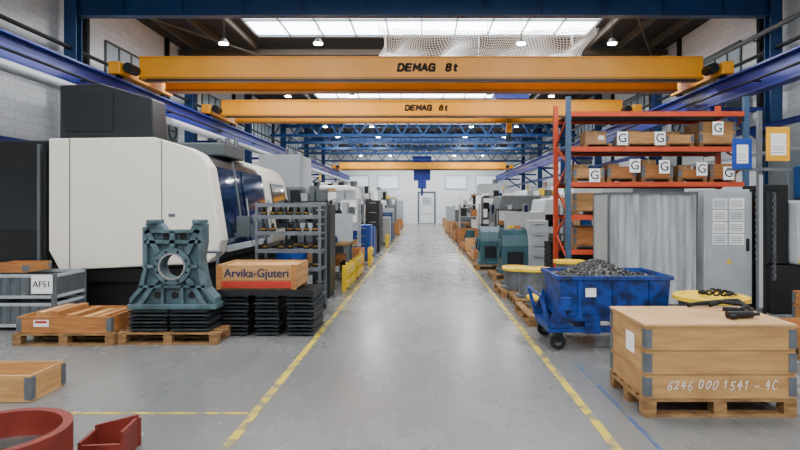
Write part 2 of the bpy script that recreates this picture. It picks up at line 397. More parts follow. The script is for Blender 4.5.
lt = thing('high_bay_lamp', 'round white high bay lamp hanging from the roof', 'lamp', (0, -3, 6.3), group='high bay lamps')
obj('lamp_shade', G().cyl((0, 0, .03), (0, 0, .16), .14, 20, .06), lgrey, parent=lt)
obj('lamp_bulb', G().cyl((0, 0, 0), (0, 0, .028), .12, 20), lampm, parent=lt)
obj('suspension_rod', G().cyl((0, 0, .16), (0, 0, 1.3), .01, 6), dsteel, parent=lt)
lt.location = (-5.7, -3, 6.3)
lp = [(x, y) for y in (-3, 3.2, 9.8, 16.0, 23.6, 32.6, 37.4, 45.2, 51.0) for x in (-5.7, -3.0, 2.8, 5.4)]
for x, y in lp:
    if (x, y) != (-5.7, -3): dup(lt, (x, y, 6.3))
for x, y in lp:
    ld = bpy.data.lights.new('lamp_light', 'AREA'); ld.shape = 'DISK'; ld.size = .24; ld.energy = 92 if y < 12 else 135; ld.color = (.98, .99, 1)
    o = bpy.data.objects.new('lamp_light', ld); C.objects.link(o); o.location = (x, y, 6.28)
bm = bmesh.new(); nx, ny = 84, 34
def netp(i, j):
    u, v = i/nx, j/ny
    sag = math.sin(math.pi*v)*(.30+.28*math.sin(u*7.5+.6)**2+.10*math.sin(u*31))
    return (-1.3+6.4*u+.12*math.sin(v*9+u*14), 16.6+2.6*v+.06*math.sin(u*40), 6.95-sag-.10*math.sin(u*23+v*5)*math.sin(math.pi*v)-.25*u*(1-u)*4*(.4+.6*v))
vs = [[bm.verts.new(netp(i, j)) for j in range(ny+1)] for i in range(nx+1)]
for i in range(nx):
    for j in range(ny): bm.faces.new((vs[i][j], vs[i+1][j], vs[i+1][j+1], vs[i][j+1]))
me = bpy.data.meshes.new('safety_net'); bm.to_mesh(me); bm.free(); me.materials.append(netm)
nt_ = thing('safety_net', 'white rope safety net sagging beneath the skylight', 'net', (0, 0, 0))
o = bpy.data.objects.new('netting', me); C.objects.link(o); o.parent = nt_
w = o.modifiers.new('w', 'WIREFRAME'); w.thickness = .02
for x in (-1.3, 1.9, 5.1):
    for y in (16.6, 19.2): obj('hanging_rope', G().cyl((x, y, 6.75), (x, y, 7.6), .01, 6), netm, parent=nt_)

def line(x0, x1, y0, y1, m, lb):
    obj('floor_marking', B(x0, x1, y0, y1, 0, .003), m, label=lb, cat='floor line')
line(-1.385, -1.315, 1, 53, linepaint, 'worn yellow painted aisle line on concrete')
line(1.285, 1.355, 1, 53, linepaint, 'worn yellow painted aisle line on concrete')
line(-3.0, -1.40, 4.46, 4.495, linepaint, 'thin yellow painted cross line on concrete')
line(1.60, 1.63, 2.5, 5.9, bluepaint, 'thin faded blue painted line beside crate')

# ------------------------------------------------------------ reusable things
def pallet_geo(L=1.2, W=.8):
    g = G()
    for i in range(5):
        y = -W/2+.05+i*(W-.1)/4
        g.box(-L/2, L/2, y-.05, y+.05, .122, .144)
    for x in (-L/2+.05, 0, L/2-.05): g.box(x-.05, x+.05, -W/2, W/2, .1, .122)
    for x in (-L/2+.05, 0, L/2-.05):
        for y in (-W/2+.05, 0, W/2-.05): g.box(x-.05, x+.05, y-.05, y+.05, .022, .1)
    for y in (-W/2+.05, 0, W/2-.05): g.box(-L/2, L/2, y-.05, y+.05, 0, .022)
    return g
PAL = obj('wooden_pallet', pallet_geo(), woodp, (2.33, 4.79, 0), label='worn wooden euro pallet on concrete floor', cat='pallet', group='wooden pallets')
def pallet(x, y, z=0, rz=0): return dup(PAL, (x, y, z), rz)
def collar_crate(x, y, z, w, d, h, n=1, m=wood, lid=False, label='open wooden pallet collar crate', rz=0, group=None, hinges=True):
    t = thing('wooden_crate', label, 'crate', (x, y, z), rz, group)
    g = G(); hh = h/n
    for k in range(n):
        a, b = k*hh+.003, (k+1)*hh-.003
        g.box(-w/2, w/2, -d/2, -d/2+.02, a, b); g.box(-w/2, w/2, d/2-.02, d/2, a, b)
        g.box(-w/2, -w/2+.02, -d/2+.021, d/2-.021, a, b); g.box(w/2-.02, w/2, -d/2+.021, d/2-.021, a, b)
    g.box(-w/2+.021, w/2-.021, -d/2+.021, d/2-.021, 0, .015)
    obj('body', g, m, parent=t)
    if hinges:
        for sx in (-1, 1):
            for sy in (-1, 1):
                g = G()
                for k in range(n):
                    a, b = k*hh+.02, (k+1)*hh-.02
                    g.box(sx*w/2-(.055 if sx > 0 else 0), sx*w/2+(.055 if sx < 0 else 0), sy*d/2-.004 if sy > 0 else sy*d/2-.005, sy*d/2+(.005 if sy > 0 else .004), a, b)
                    g.box(sx*w/2-.005, sx*w/2+.005, sy*d/2-(.055 if sy > 0 else 0), sy*d/2+(.055 if sy < 0 else 0), a, b)
                    g.cyl((sx*w/2, sy*d/2, a), (sx*w/2, sy*d/2, b), .009, 8)
                obj('corner_hinge', g, steelg, parent=t)
    if lid:
        obj('lid', B(-w/2-.01, w/2+.01, -d/2-.01, d/2+.01, h, h+.02), ply, parent=t)
    return t
def tube(g, pts, r, n=8):
    for a, b in zip(pts[:-1], pts[1:]): g.cyl(a, b, r, n)
    return g

# ------------------------------------------------------------ RIGHT: big crate
t = collar_crate(2.33, 4.79, .145, 1.18, .8, .565, 3, woodw, True, 'large closed pine pallet-collar crate with chalk number, on pallet')
px = -.42
for ch in '6246 000 1541 - 4C':
    if ch != ' ':
        g = G(); hh = random.uniform(.062, .078); strokes_to(g, ch, px, .075+random.uniform(-.008, .01), hh, .042, .0065, -.4005, random.uniform(.12, .32))
        obj('chalk_character', g, chalk, parent=t)
        px += .054
    else: px += .03
obj('shipping_label', B(-.596, -.592, -.18, .0, .3, .46), paper, parent=t, label='white shipping label')

# ------------------------------------------------------------ blue skip
t = thing('tipping_skip', 'blue steel tipping skip on casters filled with metal chips', 'skip', (2.16, 6.85, 0))
g = G(); g.hopper((-.55, .65, -.40, .40), .34, (-.60, .68, -.42, .42), .84, .012)
obj('hopper_body', g, binblue, parent=t)
g = G(); g.box(-.63, .71, -.45, -.42, .81, .86); g.box(-.63, .71, .42, .45, .81, .86); g.box(-.63, -.60, -.42, .42, .81, .86); g.box(.68, .71, -.42, .42, .81, .86)
obj('rim', g, binblue, parent=t, bevel=.005)
g = G(); g.box(-.72, .66, -.4, -.32, .2, .27); g.box(-.72, .66, .32, .4, .2, .27); g.box(-.72, -.6, -.32, .32, .2, .27); g.box(.54, .66, -.32, .32, .2, .27)
g.box(-.3, -.12, -.41, .41, .19, .34); g.box(.2, .38, -.41, .41, .19, .34)
obj('chassis', g, binblue, parent=t, bevel=.006)
g = G(); g.beam((-.70, -.38, .25), (-.80, -.38, .62), .04, .04); g.beam((-.70, .38, .25), (-.80, .38, .62), .04, .04); g.cyl((-.80, -.4, .62), (-.80, .4, .62), .018, 10)
g.prism([(-.74, .27), (-.46, .27), (-.60, .60)], -.44, -.41); g.prism([(-.74, .27), (-.46, .27), (-.60, .60)], .41, .44)
obj('push_handle', g, binblue, parent=t)
for x in (-.36, 0.04, .46): obj('stiffening_rib', G().beam((x, -.41, .36), (x, -.43, .8), .05, .03), binblue, parent=t)
obj('bottom_rail', B(-.55, .65, -.425, -.40, .34, .39), binblue, parent=t)
obj('latch_plate', B(-.60, -.46, -.45, -.425, .46, .62), binblue, parent=t, bevel=.01)
for x in (-.6, .46):
    for y in (-.36, .36):
        w = obj('caster', G().box(x-.05, x+.05, y-.05, y+.05, .17, .2).box(x-.035, x+.035, y-.035, y-.028, .09, .17).box(x-.035, x+.035, y+.028, y+.035, .09, .17), dsteel, parent=t)
        obj('wheel', G().cyl((x, y-.025, .09), (x, y+.025, .09), .09, 24), blackr, parent=w, bevel=.006)
        obj('hub', G().cyl((x, y-.03, .09), (x, y+.03, .09), .04, 16), steelg, parent=w)
obj('notice_plate', B(-.30, -.18, -.438, -.432, .62, .72), paper, parent=t)
def heap(u, v): return .80+.20*math.exp(-((u+.05)/.34)**2-(v/.30)**2)
g = G(); bm = g.bm
for i in range(6500):
    u = random.uniform(-.58, .66); v = random.uniform(-.4, .4)
    h = heap(u, v)
    if random.random() < .35: h -= random.uniform(0, .08)
    h += random.uniform(-.01, .014)
    c = Vector((u, v, h)); s = random.uniform(.008, .024)
    a = [c+Vector((random.uniform(-s, s), random.uniform(-s, s), random.uniform(-s, s)*.7)) for _ in range(4)]
    vv = [bm.verts.new(p) for p in a]; bm.faces.new(vv[:3]); bm.faces.new((vv[1], vv[2], vv[3]))
nn = 24
vs = [[bm.verts.new((-.58+1.24*i/nn, -.4+.8*j/nn, heap(-.58+1.24*i/nn, -.4+.8*j/nn)-.015)) for j in range(nn+1)] for i in range(nn+1)]
for i in range(nn):
    for j in range(nn): bm.faces.new((vs[i][j], vs[i+1][j], vs[i+1][j+1], vs[i][j+1]))
me = bpy.data.meshes.new('metal_chips'); bm.to_mesh(me); bm.free()
me.materials.append(M('metal_swarf', '#3c3c3a', .45, .6, .5, 60, hx2='#7c7a76'))
o = bpy.data.objects.new('metal_chips', me); C.objects.link(o); o.location = (2.16, 6.85, 0); meta(o, 'heap of grey metal swarf chips filling blue skip', 'metal chips', None, 'stuff')

def drum(x, y, z, r, h, lb, hole=.6, inner=None):
    t = thing('capped_ring', lb, 'metal ring', (x, y, z), group='yellow capped steel rings')
    obj('body', G().cyl((0, 0, 0), (0, 0, h-.04), r*.84, 40).cyl((0, 0, 0), (0, 0, min(.04, h*.3)), r, 40), steelg, parent=t, smooth=True)
    obj('cap', G().ring((0, 0, h-.04), (0, 0, 1), r, r*hole, .04, 48), yellow, parent=t, smooth=True)
    obj('cover_plate', G().cyl((0, 0, h-.04), (0, 0, h-.012), r*hole, 40), inner or yellow, parent=t)
    return t
pallet(3.15, 6.02, 0)
drum(3.1, 6.04, .145, .38, .55, 'wide steel flange part with flat yellow rim cap', hole=.8, inner=yellow)
t = thing('chain_sling', 'black lifting chain sling coiled on yellow flange cap', 'chain', (3.16, 6.02, .698))
g = G()
for k in range(34):
    a = k*.23; x = .19*math.cos(a)*(1-.012*k); y = .16*math.sin(a)
    g.ring((x, y, .003+.014*(k % 2)+.0008*k), (0, 0, 1), .026, .013, .012, 10)
obj('chain', g, dsteel, parent=t)
t = thing('hose_bundle', 'black hoses and straps lying across wooden crate lid', 'hose', (2.72, 5.02, .733))
obj('hose', tube(G(), [(-.3, .1, .018), (-.18, .14, .03), (0, .12, .05), (.14, .02, .04), (.17, -.1, .018), (.1, -.18, .018)], .018), blackr, parent=t, smooth=True)
obj('strap', tube(G(), [(-.1, .1, .02), (.05, .14, .05), (.16, .1, .06), (.17, 0, .03), (.05, -.14, .02), (-.08, -.08, .02)], .02), blackr, parent=t, smooth=True)
t = thing('power_tool', 'black handheld power tool lying on wooden crate', 'tool', (2.62, 4.62, .732), .1)
obj('body', G().cyl((-.12, 0, .032), (.10, 0, .032), .03, 16).cyl((.10, 0, .032), (.16, 0, .032), .016, 12), black, parent=t, smooth=True)
obj('handle', G().box(-.12, -.08, -.08, 0, .008, .04), dsteel, parent=t, bevel=.008)

pallet(2.12, 9.5, 0)
drum(1.86, 9.42, .145, .30, .48, 'wide flat steel ring with yellow cap on pallet', hole=.75)
drum(2.48, 9.50, .145, .27, .60, 'polished steel ring with yellow cap on pallet', hole=.7)
pallet(1.86, 8.3, 0, math.pi/2)
t = thing('machined_flange', 'dark machined steel flange lying on wooden pallet', 'metal part', (1.86, 8.02, .145))
obj('flange', G().ring((0, 0, 0), (0, 0, 1), .28, .16, .05, 40).ring((0, 0, .05), (0, 0, 1), .24, .16, .07, 40), dsteel, parent=t, smooth=True)
drum(1.86, 8.60, .145, .27, .14, 'flat steel disc with yellow rim cap on pallet', hole=.7)
pallet(1.82, 10.7, 0, math.pi/2)
drum(1.80, 10.40, .145, .33, .38, 'wide flat steel ring with yellow cap on pallet', hole=.75)
drum(1.82, 11.02, .145, .27, .34, 'wide flat steel ring with yellow cap on pallet', hole=.75)

def housing(x, y, z, w, h, d, lb):
    t = thing('cast_housing', lb, 'casting', (x, y, z), group='grey-teal cast housings')
    pts = [(-d/2, 0), (d/2, 0), (d/2, h*.62), (d*.36, h*.86), (d*.18, h*.97), (0, h), (-d*.18, h*.97), (-d*.36, h*.86), (-d/2, h*.62)]
    obj('body', G().prism(pts, -w/2, w/2, 'x'), teal2, parent=t, bevel=.02)
    obj('foot_flange', B(-w/2-.05, w/2+.05, -d/2-.04, d/2+.04, 0, .07), teal2, parent=t, bevel=.01)
    for xx in (-1, 0, 1): obj('rib', G().prism([(q[0]*1.06, q[1]*1.025) for q in pts], xx*(w/2-.03)-.025, xx*(w/2-.03)+.025, 'x'), teal2, parent=t)
    obj('front_cover', B(-w*.3, w*.3, -d/2-.03, -d/2+.01, h*.18, h*.5), dsteel, parent=t, bevel=.01)
    obj('side_bore', G().ring((-w/2+.01, 0, h*.55), (-1, 0, 0), d*.3, d*.18, .05), teal2, parent=t)
pallet(1.98, 15.0, 0); housing(1.76, 15.0, .145, .52, .98, .7, 'grey-teal painted blocky cast housing on pallet')
pallet(2.15, 13.0, 0); housing(2.08, 13.0, .145, .60, 1.0, .7, 'grey-teal painted blocky cast housing with ribs on pallet')
def traystack(px_, py, n, grp):
    pallet(px_, py, 0)
    for k in range(n):
        obj('steel_tray', G().hopper((-.5, .5, -.33, .33), 0, (-.52, .52, -.35, .35), .11, .015), black if k % 2 else tray2, (px_, py, .146+k*.112), label='dark steel stacking tray on wooden pallet', cat='tray', group=grp)
traystack(3.48, 13.4, 6, 'stack of dark steel trays'); traystack(3.40, 12.3, 4, 'low stack of dark steel trays')

# ------------------------------------------------------------ rack
RX0, RX1, RY0, RY1, RH = 2.72, 6.05, 10.5, 11.5, 3.72
t = thing('pallet_rack', 'tall pallet rack with grey-blue uprights and orange beams', 'rack', (0, 0, 0))
for x in (RX0, RX1):
    for y in (RY0, RY1):
        obj('upright', G().box(x-.045, x+.045, y-.04, y+.04, 0, RH).box(x-.07, x+.07, y-.07, y+.07, 0, .02), rackblue if y < 11 else rackred, parent=t)
    g = G(); k = 0; z = .2
    while z < RH-.4:
        g.beam((x, RY0+.04, z if k % 2 else z+.45), (x, RY1-.04, z+.45 if k % 2 else z), .03, .03); z += .45; k += 1
    obj('bracing', g, rackred, parent=t)
LV = [.85, 1.50, 2.12, 2.78, 3.44]
for z in LV:
    for y in (RY0, RY1):
        obj('beam', G().box(RX0+.045, RX1-.045, y-.03, y+.03, z-.09, z), rackred, parent=t)
    obj('shelf_deck', G().box(RX0+.05, RX1-.05, RY0+.031, RY1-.031, z-.03, z-.005), dsteel, parent=t)
def gsign(x, y, z, letter='G', s=.2):
    t = thing('letter_sign', 'white paper sign with letter fixed to rack', 'sign', (x, y, z), group='letter signs on rack')
    obj('sheet', B(-s/2, s/2, -.003, .003, -s*.62, s*.62), paper, parent=t)
    text(letter, s*1.15, inkb, (0, -.006, 0), t)
def rbox(x0, x1, z, h, m, n):
    collar_crate((x0+x1)/2, 10.98, z, x1-x0, .68, h, n, m, False, 'small wooden collar box standing on rack shelf', group='wooden boxes on the rack')
def carton(x0, x1, y0, y1, z, h):
    t = thing('cardboard_box', 'brown taped cardboard box stored on rack', 'box', ((x0+x1)/2, (y0+y1)/2, z), group='cardboard boxes on the rack')
    w, d = (x1-x0)/2, (y1-y0)/2
    obj('body', B(-w, w, -d, d, 0, h), card, parent=t, bevel=.004)
    obj('tape', G().box(-.025, .025, -d-.002, d, h, h+.002).box(-.025, .025, -d-.003, -d, h-.08, h+.002), ply, parent=t)
    obj('address_label', B(w*.2, w*.8, -d-.003, -d, h*.3, h*.65), paper, parent=t)
for lv, items in {2.78: [(3.05, 3.6, 0), (3.85, 4.5, .26), (4.6, 5.15, .2), (5.25, 5.95, .48)], 2.12: [(2.85, 3.45, .22), (3.5, 4.05, .26), (4.15, 4.75, .3), (4.85, 5.4, .2), (5.45, 5.95, .32)],
                  1.50: [(2.85, 3.35, .4), (3.45, 4.1, .34), (4.2, 4.8, .3), (4.9, 5.9, .3)], .85: [(2.85, 3.5, .4), (3.6, 4.3, .35), (4.4, 5.0, .3)]}.items():
    for a, b, h in items:
        obj('wooden_pallet', G().box(a, b, 10.65, 11.35, lv+.06, lv+.08).box(a, a+.08, 10.65, 11.35, lv, lv+.06).box(b-.08, b, 10.65, 11.35, lv, lv+.06), woodp, label='small wooden pallet on rack shelf', cat='pallet', group='small pallets on the rack')
        if h == 0: carton(a+.05, b-.1, 10.7, 11.1, lv+.081, .24)
        else:
            rbox(a+.01, b-.01, lv+.081, h*.85, random.choice((woodo, wood, woodo, woodw)), 2 if h > .3 else 1)
            if h < .31: carton(a+.05, a+.05+random.uniform(.2, .3), 10.75, 11.1, lv+.098, h*.85+random.uniform(.02, .1))
for x, z in ((3.72, 2.93), (4.42, 2.93), (5.5, 3.12), (3.95, 2.42), (4.5, 2.40), (5.2, 2.36), (3.2, 2.24), (3.3, 1.72), (5.7, 2.28)):
    gsign(x, RY0-.05, z)

t = thing('vinyl_curtain', 'light grey vinyl curtain hanging in a steel frame', 'curtain', (0, 0, 0))
g = G(); pts = []; n = 160
X0, X1 = 2.98, 4.36
for i in range(n+1):
    x = X0+(X1-X0)*i/n; pts.append((x, 8.95+.008*math.sin(i*.45)+.010*math.sin(i*.19+1)))
for (a, b) in zip(pts[:-1], pts[1:]):
    v = [g.bm.verts.new((a[0], a[1], .1)), g.bm.verts.new((b[0], b[1], .1)), g.bm.verts.new((b[0], b[1], 1.86)), g.bm.verts.new((a[0], a[1], 1.86))]
    g.bm.faces.new(v)
bmesh.ops.remove_doubles(g.bm, verts=g.bm.verts[:], dist=1e-5)
obj('curtain_sheet', g, curt, parent=t, smooth=True)
g = G(); g.box(X0-.02, X1+.02, 8.92, 8.98, 1.86, 1.89); g.box(X0-.02, X0, 8.92, 8.98, 0, 1.86); g.box(X1, X1+.02, 8.92, 8.98, 0, 1.86); g.box(X0-.02, X1+.02, 9.7, 9.76, 1.84, 1.89); g.box(X0-.02, X0, 9.7, 9.76, 0, 1.84); g.box(X1, X1+.02, 9.7, 9.76, 0, 1.84)
g.box(X0-.02, X0, 8.98, 9.7, 1.86, 1.89); g.box(X1, X1+.02, 8.98, 9.7, 1.86, 1.89)
obj('frame', g, mgrey, parent=t)
obj('side_sheet', B(X0-.018, X0-.01, 9.02, 9.7, .1, 1.85), lgrey, parent=t)

t = thing('control_cabinet', 'light grey electrical control cabinet with notices on door', 'cabinet', (4.86, 9.2, 0))
obj('body', B(-.38, .38, -.28, .3, .1, 1.93), lgrey, parent=t, bevel=.01)
obj('plinth', B(-.36, .36, -.26, .28, 0, .1), black, parent=t)
dd = obj('door', B(-.35, .35, -.3, -.281, .14, 1.9), lgrey, parent=t, bevel=.004)
obj('handle', B(.27, .31, -.33, -.3, .95, 1.15), black, parent=dd)
for k in range(4):
    for j in range(2):
        obj('notice_sheet', B(-.26+j*.27, -.03+j*.27, -.304, -.3, 1.05+k*.19, 1.22+k*.19), paper if (k+j) % 3 else white, parent=dd)
        g = G()
        for q in range(4): g.box(-.24+j*.27, -.06+j*.27, -.3055, -.304, 1.08+k*.19+q*.03, 1.09+k*.19+q*.03)
        obj('notice_print', g, mgrey, parent=dd)
obj('warning_label', G().prism([(-.05, .75), (.05, .75), (0, .84)], -.304, -.3), yellow, parent=dd)
t = thing('grinding_machine', 'black and light grey machine tool with sliding guard', 'machine', (6.2, 8.9, 0))
obj('base', B(-.85, .9, -.3, .6, 0, .75), black, parent=t, bevel=.02)
obj('guard', B(-.5, .9, -.4, .5, .76, 1.75), lgrey, parent=t, bevel=.04)
obj('column', B(-.85, -.52, -.2, .5, .76, 2.0), black, parent=t, bevel=.02)
obj('hazard_strip', B(-.5, .9, -.412, -.402, .8, .86), yellow, parent=t)
obj('window', B(-.1, .7, -.412, -.402, 1.05, 1.6), darkwin, parent=t)
obj('handle', G().cyl((-.3, -.44, 1.1), (-.3, -.44, 1.5), .015, 8).box(-.31, -.29, -.44, -.4, 1.1, 1.12).box(-.31, -.29, -.44, -.4, 1.48, 1.5), steel, parent=t)
t = thing('storage_cupboard', 'tall white steel cupboard against white wall', 'cupboard', (8.2, 11.6, 0))
obj('body', B(-.7, .5, -.3, .3, 0, 2.4), white, parent=t, bevel=.01)
for s in (-1, 1):
    dd = obj('door', B(-.1+s*.3-.29, -.1+s*.3+.29, -.32, -.301, .05, 2.35), lgrey, parent=t)
    obj('handle', B(-.1+s*.06-.01, -.1+s*.06+.01, -.34, -.321, 1.1, 1.3), black, parent=dd)
t = thing('machine_tool', 'dark grey machine with tall column behind pallet rack', 'machine', (7.3, 10.4, 0))
obj('base', B(-.8, .3, -.4, .6, 0, .9), char, parent=t, bevel=.02)
obj('column', B(-.6, .1, -.1, .5, .9, 2.7), mgrey, parent=t, bevel=.03)
obj('spindle_head', B(-.5, 0, -.5, -.1, 1.8, 2.4), beamblue, parent=t, bevel=.03)

t = thing('sign_stand', 'steel sign stand carrying blue and yellow document boards', 'sign', (4.2, 7.0, 0))
obj('post', G().box(-.025, .025, -.025, .025, 0, 2.85).box(-.25, .25, -.25, .25, 0, .02), steelg, parent=t)
obj('arm', B(-.42, .38, -.05, -.026, 2.1, 2.14), steelg, parent=t)
def board(x0, x1, z0, z1, m, name):
    b = obj(name, B(x0, x1, -.07, -.051, z0, z1), m, parent=t, bevel=.004)
    obj('document_sheet', B(x0+.05, x1-.05, -.075, -.071, z0+.07, z1-.08), paper, parent=b)
    g = G()
    for q in range(3): g.box(x0+.06, x1-.08, -.077, -.0755, z0+.1+q*.035, z0+.106+q*.035)
    obj('document_print', g, mgrey, parent=b)
board(-.37, -.13, 2.12, 2.5, M('board_blue', '#0c3f9c', .5), 'blue_board'); board(.05, .34, 2.22, 2.64, M('board_yellow', '#efa90a', .5), 'yellow_board')
obj('perforated_panel', B(-.02, .02, -.045, -.026, .4, 2.05), lgrey, parent=t)
t = thing('lifting_chains', 'steel lifting chains hanging from a hook rail on a post', 'chain', (4.72, 7.75, 0))
obj('stand', G().box(-.03, .03, .0, .06, 0, 1.9).box(-.16, .16, -.02, .08, 1.86, 1.9).box(-.2, .2, -.2, .2, 0, .02), dsteel, parent=t)
for x, n in ((-.12, 22), (.12, 27)):
    g = G()
    for k in range(n):
        z = 1.83-k*.045
        g.ring((x, -.035, z), (1, 0, 0) if k % 2 else (0, 1, 0), .024, .015, .012, 10)
    obj('chain', g, steelg, parent=t)
pallet(5.6, 7.2, 0); collar_crate(5.6, 7.2, .145, 1.18, .78, .38, 2, woodo, False, 'open wooden collar crate on pallet beside cabinet')
pallet(4.45, 6.0, 0, math.pi/2); collar_crate(4.45, 6.0, .145, .78, 1.18, .2, 1, woodo, False, 'low open wooden collar crate on pallet')

# ------------------------------------------------------------ LEFT foreground
t = thing('cast_ring', 'large red oxide painted cast iron ring on floor', 'casting', (-2.52, 3.3, 0))
obj('ring_body', G().ring((0, 0, 0), (0, 0, 1), .39, .335, .33, 64).ring((0, 0, 0), (0, 0, 1), .41, .39, .05, 64), redcast, parent=t, smooth=True)
obj('inner_bore', G().ring((0, 0, .12), (0, 0, 1), .335, .29, .05, 64), steel, parent=t, smooth=True, label='machined bare metal ledge')
t = thing('cast_bracket', 'red oxide painted open cast bracket on floor', 'casting', (-2.09, 3.72, 0), .12)
g = G(); g.box(-.14, .14, -.12, .14, 0, .03); g.prism([(-.14, .03), (.14, .03), (.14, .22), (-.14, .16)], .12, .14); g.box(.12, .14, -.12, .12, .03, .2)
g.box(-.14, -.12, -.12, .12, .03, .14); g.box(-.12, .12, -.12, -.10, .03, .12)
obj('bracket_body', g, redcast, parent=t, bevel=.004)
obj('lug', G().cyl((.13, .15, .19), (.13, .15, .0), .022, 12), redcast, parent=t)
collar_crate(-3.86, 4.95, 0, 1.1, .45, .23, 1, wood, False, 'low open pine collar crate on concrete floor')
pallet(-4.28, 7.05, 0)
t = collar_crate(-4.28, 7.05, .145, 1.12, .76, .2, 1, woodo, False, 'low orange pine collar crate with rough blocks, on pallet')
obj('shipping_label', B(-.36, -.18, -.386, -.381, .08, .16), paper, parent=t)
obj('label_print', B(-.34, -.20, -.388, -.3865, .12, .15), inkred, parent=t)
for i in range(5):
    obj('wooden_board', B(-.3, .3, -.05, .05, 0, random.uniform(.14, .24)), random.choice((wood, woodo)), (-4.62+.15*i*1.2, 7.05, .165), rz=math.pi/2, label='rough wooden board lying in crate', cat='board', group='boards in orange crate', bevel=.004)
def stillage(x, y, z, w, d, h):
    t = thing('steel_stillage', 'grey steel stillage with ribbed metal sides', 'metal bin', (x, y, z), group='grey steel stillages')
    for sx in (-1, 1):
        for sy in (-1, 1): obj('post', G().box(sx*(w/2-.025)-.025, sx*(w/2-.025)+.025, sy*(d/2-.025)-.025, sy*(d/2-.025)+.025, 0, h), mgrey, parent=t)
    g = G()
    for y0_, y1_ in ((-d/2+.015, -d/2+.025), (d/2-.025, d/2-.015)): g.box(-w/2+.05, w/2-.05, y0_, y1_, .08, h-.05)
    for x0_, x1_ in ((-w/2+.015, -w/2+.025), (w/2-.025, w/2-.015)): g.box(x0_, x1_, -d/2+.05, d/2-.05, .08, h-.05)
    obj('side_panel', g, steelg, parent=t)
    for k in range(7):
        xx = -w/2+.12+k*(w-.24)/6; obj('pressed_rib', B(xx-.025, xx+.025, -d/2+.003, -d/2+.015, .09, h-.06), mgrey, parent=t)
    g = G()
    for zz in (.05, h-.05): g.box(-w/2+.05, w/2-.05, -d/2, -d/2+.03, zz, zz+.04); g.box(-w/2+.05, w/2-.05, d/2-.03, d/2, zz, zz+.04); g.box(w/2-.03, w/2, -d/2+.05, d/2-.05, zz, zz+.04)
    obj('top_rail', g, lgrey, parent=t)
    obj('floor_plate', B(-w/2+.05, w/2-.05, -d/2+.05, d/2-.05, .05, .08), dsteel, parent=t)
    return t
stillage(-5.4, 7.80, 0, 1.0, .7, .38); t = stillage(-5.4, 7.80, .381, 1.0, .7, .38)
obj('paper_tag', B(.20, .48, -.372, -.366, .12, .36), paper, parent=t)
text('AFS1', .115, inkb, (.34, -.374, .24), t)
collar_crate(-5.6, 7.80, .762, .5, .5, .12, 1, woodo, False, 'small wooden box resting on steel stillage')

def steelplate_stack(x, y, w, d, n, group, z=0., h=.044):
    for k in range(n):
        g = G()
        g.box(-w/2, w/2, -d/2, d/2, h*.5, h-.002)
        for xx in (-w/2+.04, w/2-.04): g.box(xx-.03, xx+.03, -d/2+.06, d/2-.02, 0, h*.5)
        jx = random.uniform(-.008, .008)
        obj('steel_tray', g, dsteel if k % 2 else tray2, (x+jx, y, z+k*h), label='flat black steel tray in a stack', cat='tray', group=group)
    return z+n*h-.002
pallet(-3.06, 7.1, 0, 0)
zt = steelplate_stack(-3.31, 7.1, .46, .76, 6, 'black trays below grey-teal casting', .146, .043)
zt = steelplate_stack(-2.81, 7.1, .46, .76, 6, 'black trays below grey-teal casting', .146, .043)
t = thing('machine_casting', 'large grey-teal painted iron casting with round bore', 'casting', (-3.06, 6.94, zt+.003))
out = [(-.52, 0), (.52, 0), (.52, .13), (.42, .24), (.37, .42), (.34, .62), (.37, .8), (.37, 1.04), (.22, 1.04), (.2, .95), (-.16, .95), (-.18, 1.04), (-.36, 1.04), (-.36, .8), (-.33, .62), (-.36, .42), (-.42, .24), (-.52, .13)]
obj('body', G().holeplate(out, (0, .52), .15, -.04, .1), teal, parent=t, bevel=.006)
obj('bore_flange', G().ring((0, -.04, .52), (0, -1, 0), .225, .155, .08, 48), teal, parent=t, smooth=True)
obj('bore_lining', G().ring((0, -.122, .52), (0, -1, 0), .165, .145, .012, 48), steel, parent=t, smooth=True)
RB = []
for s in (-1, 1):
    RB += [('p', [(s*.46, .0), (s*.40, .0), (s*.16, .36), (s*.22, .38)]), ('p', [(s*.20, .66), (s*.15, .70), (s*.28, .98), (s*.34, .95)]), ('b', (s*.335-.025, s*.335+.025, .5, 1.0)), ('b', (s*.12-.015, s*.12+.015, .06, .30)),
           ('p', [(s*.52, .06), (s*.52, .13), (s*.42, .24), (s*.37, .42), (s*.34, .5), (s*.31, .5), (s*.36, .24)])]
RB += [('b', (-.03, .03, .75, .95)), ('b', (-.34, .35, .80, .84)), ('b', (-.31, .33, .93, .97)), ('b', (-.4, .4, .26, .29)), ('b', (-.33, -.2, .5, .54)), ('b', (.2, .33, .5, .54))]
for k, p in RB:
    obj('rib', G().prism(p, -.12, -.04) if k == 'p' else B(p[0], p[1], -.12, -.04, p[2], p[3]), teal, parent=t)
obj('base_flange', B(-.54, .54, -.14, .12, 0, .06), teal, parent=t, bevel=.006)
for x, z in ((-.21, .16), (.21, .16), (-.1, .88), (.1, .88), (0, .16)):
    obj('core_hole', G().cyl((x, -.046, z), (x, -.038, z), .045, 20), black, parent=t)
for a in range(8): obj('bolt', G().cyl((.19*math.cos(a*math.pi/4+.39), -.135, .52+.19*math.sin(a*math.pi/4+.39)), (.19*math.cos(a*math.pi/4+.39), -.12, .52+.19*math.sin(a*math.pi/4+.39)), .014, 8), dsteel, parent=t)
for a, b in ((-.33, -.2), (.23, .35)): obj('top_lug', B(a, b, -.1, .12, 1.04, 1.09), teal, parent=t, bevel=.01)

